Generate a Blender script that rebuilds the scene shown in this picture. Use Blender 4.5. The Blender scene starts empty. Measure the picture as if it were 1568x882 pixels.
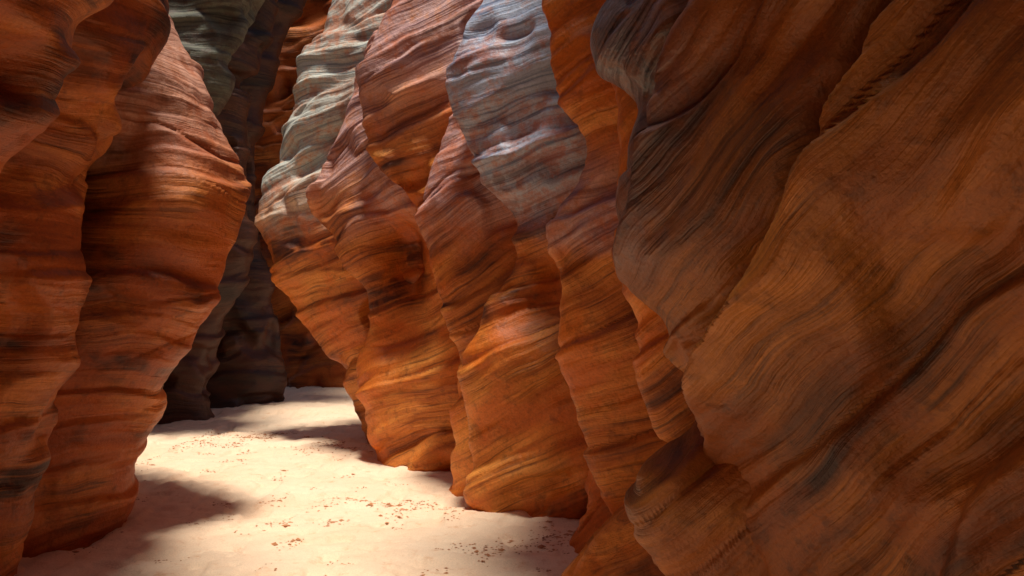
import bpy, math, numpy as np
from mathutils import Vector

F=1300.0; CX=784.0; CY=441.0; H=1.6
def w(u,v,Y): return ((u-CX)/F*Y, Y, H-(v-CY)/F*Y)

# ---------------------------------------------------------------- noise
def _h(ix,iy,iz,seed):
    h=(ix.astype(np.int64)*374761393+iy.astype(np.int64)*668265263+iz.astype(np.int64)*2147483647+seed*1274126177)&0xffffffff
    h=((h^(h>>13))*1274126177)&0xffffffff
    h=((h^(h>>16))*2246822519)&0xffffffff
    h=h^(h>>15)
    return (h&0xffffff)/float(0xffffff)*2-1
def vn(x,y,z,seed=0):
    ix=np.floor(x);iy=np.floor(y);iz=np.floor(z)
    fx=x-ix;fy=y-iy;fz=z-iz
    fx=fx*fx*fx*(fx*(fx*6-15)+10);fy=fy*fy*fy*(fy*(fy*6-15)+10);fz=fz*fz*fz*(fz*(fz*6-15)+10)
    r=0
    for a in (0,1):
        for b in (0,1):
            for c in (0,1):
                r=r+_h(ix+a,iy+b,iz+c,seed)*(fx if a else 1-fx)*(fy if b else 1-fy)*(fz if c else 1-fz)
    return r
def fbm(x,y,z,o,seed=0,g=0.5):
    r=0;a=1;t=0
    for i in range(o):
        r=r+a*vn(x*2**i,y*2**i,z*2**i,seed+i*17);t+=a;a*=g
    return r/t
def sm(a,b,x):
    t=np.clip((x-a)/(b-a),0,1);return t*t*(3-2*t)

# ---------------------------------------------------------------- materials
class NT:
    def __init__(s,m): s.t=m.node_tree; s.n=s.t.nodes; s.l=s.t.links
    def new(s,k,**kw):
        n=s.n.new(k)
        for a,b in kw.items(): setattr(n,a,b)
        return n
    def link(s,a,b): s.l.new(a,b)
    def math(s,op,a,b=None):
        n=s.new('ShaderNodeMath',operation=op)
        for i,q in enumerate((a,b)):
            if q is None: continue
            if isinstance(q,(int,float)): n.inputs[i].default_value=q
            else: s.link(q,n.inputs[i])
        return n.outputs[0]
    def comb(s,x,y,z):
        n=s.new('ShaderNodeCombineXYZ')
        for i,q in enumerate((x,y,z)): s.link(q,n.inputs[i])
        return n.outputs[0]
    def noise(s,vec,scale,detail=5,rough=.6,dist=0):
        n=s.new('ShaderNodeTexNoise');n.inputs['Scale'].default_value=scale
        n.inputs['Detail'].default_value=detail;n.inputs['Roughness'].default_value=rough
        n.inputs['Distortion'].default_value=dist
        s.link(vec,n.inputs['Vector']);return n.outputs['Fac']
    def ramp(s,f,stops):
        n=s.new('ShaderNodeValToRGB');e=n.color_ramp.elements
        while len(e)<len(stops): e.new(.5)
        for i,(p,c) in enumerate(stops):
            e[i].position=p; e[i].color=(c[0],c[1],c[2],1) if not isinstance(c,(int,float)) else (c,c,c,1)
        s.link(f,n.inputs[0]);return n.outputs[0]
    def mix(s,f,a,b,mode='MIX'):
        n=s.new('ShaderNodeMix',data_type='RGBA',blend_type=mode)
        for i,q in ((0,f),(6,a),(7,b)):
            if isinstance(q,(int,float)): n.inputs[i].default_value=q
            elif isinstance(q,tuple): n.inputs[i].default_value=(*q,1)
            else: s.link(q,n.inputs[i])
        return n.outputs[2]

def rock_mat(name,dark,mid,light,pc1,pc2,prough=.7,line=.75):
    m=bpy.data.materials.new(name);m.use_nodes=True;k=NT(m)
    bs=k.n['Principled BSDF']
    geo=k.new('ShaderNodeNewGeometry');sep=k.new('ShaderNodeSeparateXYZ');k.link(geo.outputs['Position'],sep.inputs[0])
    at=k.new('ShaderNodeAttribute',attribute_name='strata').outputs['Fac']
    pt=k.new('ShaderNodeAttribute',attribute_name='patina_sheen').outputs['Fac']  # mask for rock varnish and for the sheen painted into upper colours
    X,Y=sep.outputs[0],sep.outputs[1]
    def sv(a,b): return k.comb(k.math('MULTIPLY',X,a),k.math('MULTIPLY',Y,a),k.math('MULTIPLY',at,b))
    n1=k.noise(sv(.7,4.2),1,4,.6,.2)
    n2=k.noise(sv(.9,34),1,4,.66)
    mot=k.noise(geo.outputs['Position'],1.7,4,.6,.4)
    gr=k.noise(geo.outputs['Position'],60,2,.7)
    gr2=k.noise(geo.outputs['Position'],11,4,.7)
    msk=k.ramp(mot,[(.40,.2),(.60,.9)])
    c=k.ramp(n1,[(.34,dark),(.46,mid),(.64,light)])
    c=k.mix(k.math('MULTIPLY',k.ramp(n2,[(.35,line),(.46,0)]),msk),c,(dark[0]*.6,dark[1]*.6,dark[2]*.6))
    c=k.mix(k.math('MULTIPLY',k.ramp(n2,[(.56,0),(.72,.6)]),msk),c,light)
    c=k.mix(k.ramp(mot,[(.42,.6),(.54,0)]),c,(mid[0]*1.35,mid[1]*1.05,mid[2]*.5))
    c=k.mix(k.ramp(gr2,[(.54,0),(.72,.5)]),c,dark)
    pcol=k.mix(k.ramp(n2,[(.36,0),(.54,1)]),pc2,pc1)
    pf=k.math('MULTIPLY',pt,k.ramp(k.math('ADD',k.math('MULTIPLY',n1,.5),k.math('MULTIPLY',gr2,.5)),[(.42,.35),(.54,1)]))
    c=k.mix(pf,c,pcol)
    c=k.mix(.3,c,k.ramp(gr,[(.3,.35),(.6,1)]),'MULTIPLY')
    k.link(c,bs.inputs['Base Color'])
    k.link(k.ramp(pf,[(0,.56),(1,prough)]),bs.inputs['Roughness'])
    bs.inputs['Specular IOR Level'].default_value=.45
    hgt=k.math('MULTIPLY',k.math('MULTIPLY',n2,1.0),msk)
    hgt=k.math('ADD',hgt,k.math('MULTIPLY',n1,.5))
    hgt=k.math('ADD',hgt,k.math('MULTIPLY',gr,.12))
    hgt=k.math('ADD',hgt,k.math('MULTIPLY',gr2,.40))
    b=k.new('ShaderNodeBump');b.inputs['Strength'].default_value=.8;b.inputs['Distance'].default_value=.028
    k.link(hgt,b.inputs['Height']);k.link(b.outputs[0],bs.inputs['Normal'])
    return m

D,M,L=(.10,.021,.004),(.52,.140,.014),(.86,.33,.060)
mat_mid=rock_mat('sandstone_sky_sheen',D,M,L,(.54,.62,.77),(.20,.26,.40),.42)  # blue-grey sky reflection on upper rock is painted into its colour
mat_green=rock_mat('sandstone_green_sheen',D,M,L,(.60,.61,.54),(.24,.28,.28))  # green-grey tops carry a painted sheen of light in their colour
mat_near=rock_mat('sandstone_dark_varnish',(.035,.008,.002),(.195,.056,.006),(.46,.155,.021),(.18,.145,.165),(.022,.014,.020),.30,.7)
mat_left=rock_mat('sandstone_red',(.05,.010,.003),(.31,.070,.008),(.64,.20,.036),(.62,.32,.22),(.24,.08,.045))
mat_shade=rock_mat('sandstone_shaded',(.015,.004,.002),(.050,.013,.003),(.10,.028,.007),(.13,.135,.095),(.035,.035,.027))  # darker sandstone copy, shade of the back passage painted in
mat_pink=rock_mat('sandstone_pink_top',D,M,L,(.64,.40,.37),(.24,.11,.12),.5)  # paler pink towards the top

# ---------------------------------------------------------------- rock builder
def rock(name,side,pts,Y,T=1.1,W=2.5,sn=(-.3,0,1),seed=1,mat=None,ztop=7.5,flare=.25,
         amp=1.0,ledge=1.0,nf=230,nb=70,dz=.014,pat_sheen=None,section=None,extra=None,smooth=.05,Tb=None,lobes=1.0,cross=.35):
    P=[w(p[0],p[1],p[2] if len(p)>2 else Y) for p in pts]
    P.sort(key=lambda p:p[2])
    z=np.arange(-.35,ztop,dz)
    zs=np.array([p[2] for p in P]); zt=zs[-1]
    z=np.concatenate([z[z<zt+.3],np.arange(zt+.3,ztop,.05)])
    fx=np.arange(-.8,ztop+.5,.01)
    xn=np.interp(fx,zs,[p[0] for p in P]);yn=np.interp(fx,zs,[p[1] for p in P])
    xn=xn+side*flare*np.clip(fx-zt,0,None)  # negative flare leans the unseen top inwards to shade the rock below
    kk=np.exp(-.5*(np.arange(-30,31)*.01/smooth)**2);kk/=kk.sum()
    xs=np.convolve(np.pad(xn,30,'edge'),kk,'valid');ys=np.convolve(np.pad(yn,30,'edge'),kk,'valid')
    xz=np.interp(z,fx,xs);yz=np.interp(z,fx,ys)
    if section is None:
        Tb=Tb or max(T,1.0)
        tf=np.linspace(0,1,nf);tb=-np.linspace(1,0,nb,endpoint=False)
        t=np.concatenate([tb,tf])
        ox=side*W*t*t; oy=np.where(t<0,-t*Tb,-t*T)
    else:
        sp=np.array(section);d=np.r_[0,np.cumsum(np.hypot(*np.diff(sp,axis=0).T))]
        q=np.linspace(0,d[-1],nf+nb)
        ox=np.interp(q,d,sp[:,0]);oy=np.interp(q,d,sp[:,1])
        g=np.exp(-.5*(np.arange(-40,41)/12.)**2);g/=g.sum()
        ox=np.convolve(np.pad(ox,40,'reflect',reflect_type='odd'),g,'valid');oy=np.convolve(np.pad(oy,40,'reflect',reflect_type='odd'),g,'valid')
    Z,_=np.meshgrid(z,ox,indexing='ij')
    X=xz[:,None]+ox[None,:];Yy=yz[:,None]+oy[None,:]+0*Z
    ax,ay,az=[np.gradient(q,axis=1) for q in (X,Yy,Z)]
    bx,by,bz=[np.gradient(q,axis=0) for q in (X,Yy,Z)]
    nx=ay*bz-az*by;ny=az*bx-ax*bz;nz=ax*by-ay*bx
    l=np.sqrt(nx*nx+ny*ny+nz*nz)+1e-9;nx/=l;ny/=l;nz/=l
    ic=nb if section is None else int(np.argmin(np.abs(ox)+np.abs(oy)))
    if nx[len(z)//3,ic]*(-side)<0: nx,ny,nz=-nx,-ny,-nz
    so=seed*13.7
    s=sn[0]*X+sn[1]*Yy+sn[2]*Z
    s=s+.22*fbm(X*.7+so,Yy*.7,Z*.7,3,seed)+.02*fbm(X*4+so,Yy*4,Z*4,3,seed+5)
    # cross-bedded sets: each set tilts its laminae differently
    ts=s*1.35+.3*fbm(X*.8+so,Yy*.8,Z*.8,2,seed+71);idx=np.floor(ts);fr=ts-idx
    tilt=cross*vn(idx*7.31,idx*0+.5,idx*0+.5,seed+73)
    s0=s
    s=s+tilt*((X-xz.mean())*.8-(Yy-yz.mean())*.4)
    setedge=(fr**2)*(1-sm(.93,1,fr))-.33
    big=.12*fbm(X*1.0+so,Yy*1.0,s0*1.3,2,seed+3)*lobes
    med=.060*fbm(X*1.5+so,Yy*1.5,s0*4.0,2,seed+9)
    hol=fbm(X*1.7+so,Yy*1.7,s0*2.4,2,seed+91)
    med=med-.12*sm(.15,.5,hol)           # scooped hollows
    def saw(fr_,sd):
        tt=s*fr_+.9*fbm(X*.8+so,Yy*.8,s0*1.0,2,sd)
        f=tt-np.floor(tt)
        a=np.clip(.35+.85*vn(X*.9,Yy*.9,np.floor(tt)*3.1,sd+2),0,1.2)
        return (f**1.5*(1-sm(.80,1,f))-.35)*a
    led=.050*saw(3.1,seed+21)+.018*saw(8.5,seed+31)
    rough=sm(-.3,.3,fbm(X*.9+so,Yy*.9,s0*1.8,2,seed+81))
    fine=(.012*fbm(X*1.6+so,Yy*1.6,s*20,3,seed+41)*(.15+.85*rough)+.006*fbm(X*8+so,Yy*8,Z*8,3,seed+51)*(.2+.8*rough))
    d=amp*(big+med)+ledge*(led+fine+.055*setedge)
    if extra is not None: d=d+extra(X,Yy,Z,s)
    X2,Y2,Z2=X+nx*d,Yy+ny*d,Z+nz*d*.6
    nr,nc=X.shape
    co=np.stack([X2,Y2,Z2],-1).reshape(-1,3)
    i=np.arange(nr-1)[:,None]*nc+np.arange(nc-1)[None,:]
    q=np.stack([i,i+1,i+nc+1,i+nc],-1).reshape(-1,4)
    me=bpy.data.meshes.new(name)
    me.vertices.add(len(co));me.vertices.foreach_set('co',co.ravel().astype(np.float32))
    r=len(z)//3*nc+ic
    v1=co[r+1]-co[r];v2=co[r+nc]-co[r];nn=np.cross(v1,v2)
    if nn.dot([nx[len(z)//3,ic],ny[len(z)//3,ic],nz[len(z)//3,ic]])<0: q=q[:,::-1]
    me.loops.add(q.size);me.loops.foreach_set('vertex_index',q.ravel().astype(np.int32))
    me.polygons.add(len(q));me.polygons.foreach_set('loop_start',(np.arange(len(q))*4).astype(np.int32))
    me.polygons.foreach_set('use_smooth',np.ones(len(q),bool))
    me.update(calc_edges=True)
    A=me.attributes.new('strata','FLOAT','POINT');A.data.foreach_set('value',s.ravel().astype(np.float32))
    pv=np.zeros_like(X) if pat_sheen is None else np.clip(pat_sheen(X,Yy,Z,s0)+0*X,0,1)
    A=me.attributes.new('patina_sheen','FLOAT','POINT');A.data.foreach_set('value',pv.ravel().astype(np.float32))
    me.materials.append(mat)
    o=bpy.data.objects.new(name,me);bpy.context.collection.objects.link(o)
    return o

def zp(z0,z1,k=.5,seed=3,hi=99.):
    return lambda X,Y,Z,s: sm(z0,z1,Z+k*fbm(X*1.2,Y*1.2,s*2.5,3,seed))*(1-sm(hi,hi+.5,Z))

def alcove(cx,cz,rx,rz,depth,sd=60,slope=0):
    def f(X,Y,Z,s):
        n=.18*fbm(X*2,Y*2,Z*2,3,sd)
        zz=Z+n-cz-slope*(X-cx)
        return -depth*np.exp(-((X-cx+.5*n)/rx)**2)*np.exp(-np.where(zz>0,(zz/(rz*.4))**2,(zz/rz)**2))
    return f

# ---------------------------------------------------------------- right-hand buttresses (far to near)
rock('canyon_wall',1,[(330,0),(320,200),(350,400),(380,588)],14.2,T=.9,W=7,sn=(-.15,0,1),seed=2,mat=mat_left,ztop=9,dz=.03,flare=-.25,nf=160)
rock('sandstone_buttress',1,[(512,0),(492,40),(466,95),(450,150),(426,205),(406,280),(402,320),(406,370),(425,430),(455,480),(490,520),(523,570),(545,605),(552,660)],
     8.9,T=1.0,W=2.6,sn=(-.28,.05,1),seed=3,mat=mat_green,ztop=8,flare=.5,pat_sheen=zp(2.0,2.7),amp=.9)
rock('sandstone_buttress',1,[(588,0),(570,60),(552,110),(520,190),(490,250),(472,290),(476,330),(515,370),(527,410),(546,440),(552,500),(545,560),(548,640),(558,705),(575,722)],
     7.9,T=.75,W=2.2,sn=(-.35,.05,1),seed=4,mat=mat_pink,ztop=8,flare=.4,pat_sheen=zp(2.0,2.7),amp=.8,extra=alcove(-1.05,2.0,.26,.9,.38,61,-.8))
rock('sandstone_buttress',1,[(606,0),(575,60),(553,110),(548,150),(556,200),(578,260),(612,310),(640,380),(655,430),(690,520),(720,620),(760,720)],
     7.35,T=.55,W=2.4,sn=(-.30,.05,1),seed=5,mat=mat_pink,ztop=8,flare=.4,pat_sheen=zp(2.7,3.7),amp=.8,extra=alcove(-.8,1.9,.3,.7,.30,62,-.8))
rock('sandstone_buttress',1,[(760,0),(735,100),(692,195),(660,245),(643,310),(647,370),(664,440),(682,500),(695,545),(690,600),(682,690),(684,740)],
     6.75,T=.5,W=2.0,sn=(-.45,.05,1),seed=6,mat=mat_pink,ztop=8,flare=.4,pat_sheen=zp(1.8,2.4,.3),smooth=.035,amp=.7)
rock('sandstone_buttress',1,[(742,0),(716,40),(692,100),(688,180),(708,235),(745,290),(775,340),(785,385),(765,420),(738,460),(735,500),(714,545),(716,610),(712,680),(716,760),(730,790)],
     6.2,T=.65,W=2.2,sn=(-.38,.05,1),seed=7,mat=mat_mid,ztop=8,flare=.5,pat_sheen=zp(2.0,2.5,.4),smooth=.035,amp=.8,extra=alcove(.25,1.55,.28,.5,.3,63))
rock('sandstone_buttress',1,[(822,0),(836,60),(832,110),(850,150),(886,195),(905,235),(890,285),(852,320),(841,360),(846,400),(858,450),(853,520),(870,580),(890,650),(905,700),(922,760),(935,830)],
     5.0,T=.55,W=1.8,sn=(-.40,.05,1),seed=8,mat=mat_pink,ztop=8,flare=.05,pat_sheen=zp(1.8,2.0,.2,5,2.05),smooth=.03,amp=.6)
rock('sandstone_boulder',1,[(980,640),(905,688),(897,710),(882,760),(877,800),(868,830),(862,870)],5.3,T=.5,W=1.2,sn=(-.6,0,1),seed=9,mat=mat_mid,ztop=1.0,flare=3,smooth=.02,amp=.5)
rock('sandstone_boulder',1,[(1060,730),(960,785),(925,820),(900,850),(870,885),(850,920)],4.3,T=.5,W=1.0,sn=(-.6,0,1),seed=10,mat=mat_mid,ztop=.9,flare=3,smooth=.03,amp=.4)
rock('sandstone_buttress',1,[(940,400),(955,450),(963,490),(969,540),(976,600),(998,655),(1018,700),(1060,780),(1090,860)],
     4.1,T=.5,W=1.2,sn=(-.6,.1,1),seed=11,mat=mat_mid,ztop=7,flare=0,smooth=.03,amp=.5)
rock('sandstone_boulder',1,[(1100,640),(1012,700),(985,722),(972,752),(978,790),(995,830),(1015,870),(1050,940)],3.45,T=.45,W=1.0,sn=(-.8,.1,1),seed=12,mat=mat_near,ztop=1.1,flare=3,smooth=.02,amp=.4)

# near wall, sweeping past the viewpoint and closing behind it
sec=[(3.0,1.0),(1.5,.75),(.6,.5),(.2,.28),(.04,.12),(0,0),(.05,-.14),(.2,-.42),(.42,-.8),(.72,-1.25),(1.0,-1.8),(1.25,-2.6),(1.4,-3.6),(1.4,-5.0),(.9,-6.6),(-.2,-7.6),(-2.0,-8.0)]
def near_extra(X,Y,Z,s):
    a=(X-(Y-3.6)*.8)
    q=(Z-1.51)-1.05*(a-1.25)+.24*fbm(X*1.5,Y*1.5,Z*1.5,4,77)
    st=.6+.4*sm(-.3,.4,fbm(X*1.3,Y*1.3,Z*1.3,2,79))
    fold=(.32*(sm(.05,-.12,q)*np.exp(np.clip(q,-9,0)*1.9))-.18*np.exp(-((q-.08)/.14)**2))*st
    q2=(Z-1.0)-1.25*(a-2.3)+.35*fbm(X,Y,Z,4,78)
    fold2=.20*sm(.06,-.15,q2)*np.exp(np.clip(q2,-9,0)*1.8)
    q3=(Z-1.9)-1.5*(a-.55)+.25*fbm(X*1.5,Y*1.5,Z*1.5,3,80)
    fold3=.12*sm(.06,-.12,q3)*np.exp(np.clip(q3,-9,0)*2.8)
    return (fold+fold2+fold3)*sm(-1.5,.5,Y)-.05
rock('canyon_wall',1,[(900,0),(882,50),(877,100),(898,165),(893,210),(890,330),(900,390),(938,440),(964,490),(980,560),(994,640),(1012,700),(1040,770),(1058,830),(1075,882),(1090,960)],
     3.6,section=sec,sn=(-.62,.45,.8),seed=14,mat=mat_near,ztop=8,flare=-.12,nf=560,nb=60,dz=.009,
     pat_sheen=lambda X,Y,Z,s: sm(1.55,2.05,Z+.3*fbm(X,Y,s*2,3,9))*(1-sm(.6,1.35,X-(Y-3.6)*.8)),amp=.9,ledge=1.15,extra=near_extra,smooth=.03,cross=.5)

# ---------------------------------------------------------------- left-hand rocks
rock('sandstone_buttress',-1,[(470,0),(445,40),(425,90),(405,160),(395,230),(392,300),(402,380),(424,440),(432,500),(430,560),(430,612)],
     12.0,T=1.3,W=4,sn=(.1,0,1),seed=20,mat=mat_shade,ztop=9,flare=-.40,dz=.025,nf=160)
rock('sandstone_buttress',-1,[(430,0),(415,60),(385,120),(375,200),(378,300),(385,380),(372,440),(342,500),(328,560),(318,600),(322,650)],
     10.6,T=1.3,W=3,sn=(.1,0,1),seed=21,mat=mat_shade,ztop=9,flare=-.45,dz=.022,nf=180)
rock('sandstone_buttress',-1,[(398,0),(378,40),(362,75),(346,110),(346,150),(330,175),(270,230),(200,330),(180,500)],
     8.8,T=.8,W=2,sn=(.1,0,1),seed=22,mat=mat_shade,ztop=8,flare=.0,pat_sheen=zp(2.8,3.6),smooth=.04)
rock('sandstone_buttress',-1,[(240,0),(268,50),(300,110),(330,160),(350,210),(367,270),(371,320),(361,370),(336,430),(311,490),(296,540),(270,572),(245,610),(240,640),(216,690),(195,740),(198,772),(188,815)],
     5.7,T=1.5,W=2.0,sn=(.08,0,1),seed=23,mat=mat_left,ztop=7.5,flare=.5,pat_sheen=zp(2.1,3.0,.3),nf=320,dz=.011,amp=.75,ledge=.9,extra=alcove(-2.58,2.35,.36,.75,.75,64,.3))
rock('sandstone_buttress',-1,[(238,0),(226,90),(200,170),(165,230),(125,290),(95,330),(84,400),(82,500),(70,600),(55,700),(40,800),(10,890)],
     4.5,T=1.2,W=1.5,sn=(.05,0,1),seed=24,mat=mat_left,ztop=7.5,flare=.08,nf=260,dz=.011,ledge=.75)
secL=[(-2.5,.9),(-1.2,.6),(-.3,.25),(0,0),(-.1,-.35),(-.35,-.8),(-.45,-1.5),(-.35,-2.6),(-.2,-4),(0.1,-6),(.5,-8),(1.0,-9)]
rock('canyon_wall',-1,[(200,0),(186,60),(162,110),(145,180),(118,215),(74,240),(72,268),(38,300),(0,322),(-60,370),(-110,460),(-140,600)],
     3.3,section=secL,sn=(.05,0,1),seed=25,mat=mat_left,ztop=7.5,flare=-.10,nf=330,nb=60,dz=.012,smooth=.03,ledge=.7)

# ---------------------------------------------------------------- sand floor
def gz(X,Y): return .035*fbm(X*.7,Y*.7,0*X,3,5)
def sand():
    xs=np.concatenate([np.arange(-9,-4.2,.2),np.arange(-4.2,2.2,.016),np.arange(2.2,9,.2)])
    ys=np.concatenate([np.arange(-9,3,.2),np.arange(3,10,.018),np.arange(10,22,.08)])
    Y,X=np.meshgrid(ys,xs,indexing='ij')
    Z=gz(X,Y)+.018*fbm(X*3,Y*3,0*X+3,3,6)+.010*fbm(X*11,Y*11,0*X+7,3,7)
    dim=vn(X*5.5,Y*5.5,0*X+2,9);Z-=.028*sm(.15,.6,dim)
    dim=vn(X*13,Y*13,0*X+2,19);Z-=.012*sm(.2,.7,dim)
    nr,nc=X.shape;co=np.stack([X,Y,Z],-1).reshape(-1,3)
    i=np.arange(nr-1)[:,None]*nc+np.arange(nc-1)[None,:]
    q=np.stack([i,i+1,i+nc+1,i+nc],-1).reshape(-1,4)
    me=bpy.data.meshes.new('sand_ground');me.vertices.add(len(co));me.vertices.foreach_set('co',co.ravel().astype(np.float32))
    me.loops.add(q.size);me.loops.foreach_set('vertex_index',q.ravel().astype(np.int32))
    me.polygons.add(len(q));me.polygons.foreach_set('loop_start',(np.arange(len(q))*4).astype(np.int32))
    me.polygons.foreach_set('use_smooth',np.ones(len(q),bool));me.update(calc_edges=True)
    m=bpy.data.materials.new('sand');m.use_nodes=True;k=NT(m);bs=k.n['Principled BSDF']
    geo=k.new('ShaderNodeNewGeometry').outputs['Position']
    a=k.noise(geo,1.3,4,.6);b=k.noise(geo,9,5,.7);c=k.noise(geo,110,2,.6)
    col=k.ramp(a,[(.3,(.83,.59,.40)),(.7,(.88,.69,.50))])
    col=k.mix(k.ramp(b,[(.57,0),(.72,.6)]),col,(.66,.34,.16))
    col=k.mix(.3,col,k.ramp(c,[(.3,.6),(.6,1)]),'MULTIPLY')
    k.link(col,bs.inputs['Base Color']);bs.inputs['Roughness'].default_value=.95
    bp=k.new('ShaderNodeBump');bp.inputs['Distance'].default_value=.016;bp.inputs['Strength'].default_value=.85
    k.link(k.math('ADD',b,k.math('MULTIPLY',c,.35)),bp.inputs['Height']);k.link(bp.outputs[0],bs.inputs['Normal'])
    me.materials.append(m);o=bpy.data.objects.new('sand_ground',me);bpy.context.collection.objects.link(o)
sand()

def clods():
    rng=np.random.default_rng(4);V=[];Fc=[]
    base=np.array([(1,0,0),(-1,0,0),(0,1,0),(0,-1,0),(0,0,1),(0,0,-1)],float)
    f=[(0,2,4),(2,1,4),(1,3,4),(3,0,4),(2,0,5),(1,2,5),(3,1,5),(0,3,5)]
    X=rng.uniform(-3.4,.9,90000);Y=3.6+6*rng.random(90000)**1.2
    c=.5*vn(X*1.3,Y*1.3,X*0+.5,88)+.7*vn(X*5,Y*5,X*0+.5,89)
    keep=c>rng.uniform(.0,1.2,90000);X=X[keep][:10500];Y=Y[keep][:10500]
    Z=gz(X,Y)+.018*fbm(X*3,Y*3,0*X+3,3,6)+.010*fbm(X*11,Y*11,0*X+7,3,7)-.028*sm(.15,.6,vn(X*5.5,Y*5.5,0*X+2,9))-.012*sm(.2,.7,vn(X*13,Y*13,0*X+2,19))
    for x,y,z in zip(X,Y,Z):
        r=rng.uniform(.003,.009)*(1+1.6*(rng.random()>.94))
        p=base*r*rng.uniform(.6,1.3,(6,1))*[1.3,1,.5]
        o=len(V);V.extend((p+[x,y,z+.002]).tolist());Fc.extend([tuple(o+i for i in t) for t in f])
    me=bpy.data.meshes.new('sand_clods');me.from_pydata(V,[],Fc)
    m=bpy.data.materials.new('clod');m.use_nodes=True;k=NT(m)
    g=k.new('ShaderNodeNewGeometry').outputs['Position']
    k.link(k.ramp(k.noise(g,8,3),[(.3,(.26,.085,.03)),(.7,(.60,.28,.12))]),k.n['Principled BSDF'].inputs['Base Color'])
    me.materials.append(m);bpy.context.collection.objects.link(bpy.data.objects.new('sand_clods',me))
clods()

# ---------------------------------------------------------------- light
sd=Vector((.05,-.22,1)).normalized()
sun=bpy.data.lights.new('sun','SUN');sun.energy=5.0;sun.angle=math.radians(9);sun.color=(1,.92,.80)
so=bpy.data.objects.new('sun',sun);so.rotation_euler=sd.to_track_quat('Z','Y').to_euler();bpy.context.collection.objects.link(so)
wd=bpy.data.worlds.new('World');bpy.context.scene.world=wd;wd.use_nodes=True;t=wd.node_tree
sk=t.nodes.new('ShaderNodeTexSky');sk.sky_type='NISHITA';sk.sun_disc=False
sk.sun_elevation=math.asin(sd.z);sk.sun_rotation=math.atan2(sd.x,sd.y)
t.links.new(sk.outputs[0],t.nodes['Background'].inputs[0]);t.nodes['Background'].inputs[1].default_value=.09

cam=bpy.data.cameras.new('camera');cam.lens=36*F/1568;cam.sensor_width=36;cam.clip_end=500;cam.clip_start=.05
co=bpy.data.objects.new('camera',cam);co.location=(0,0,H);co.rotation_euler=(math.radians(90),0,0)
bpy.context.collection.objects.link(co);sc=bpy.context.scene;sc.camera=co
sc.view_settings.view_transform='Standard';sc.view_settings.look='None';sc.view_settings.exposure=0
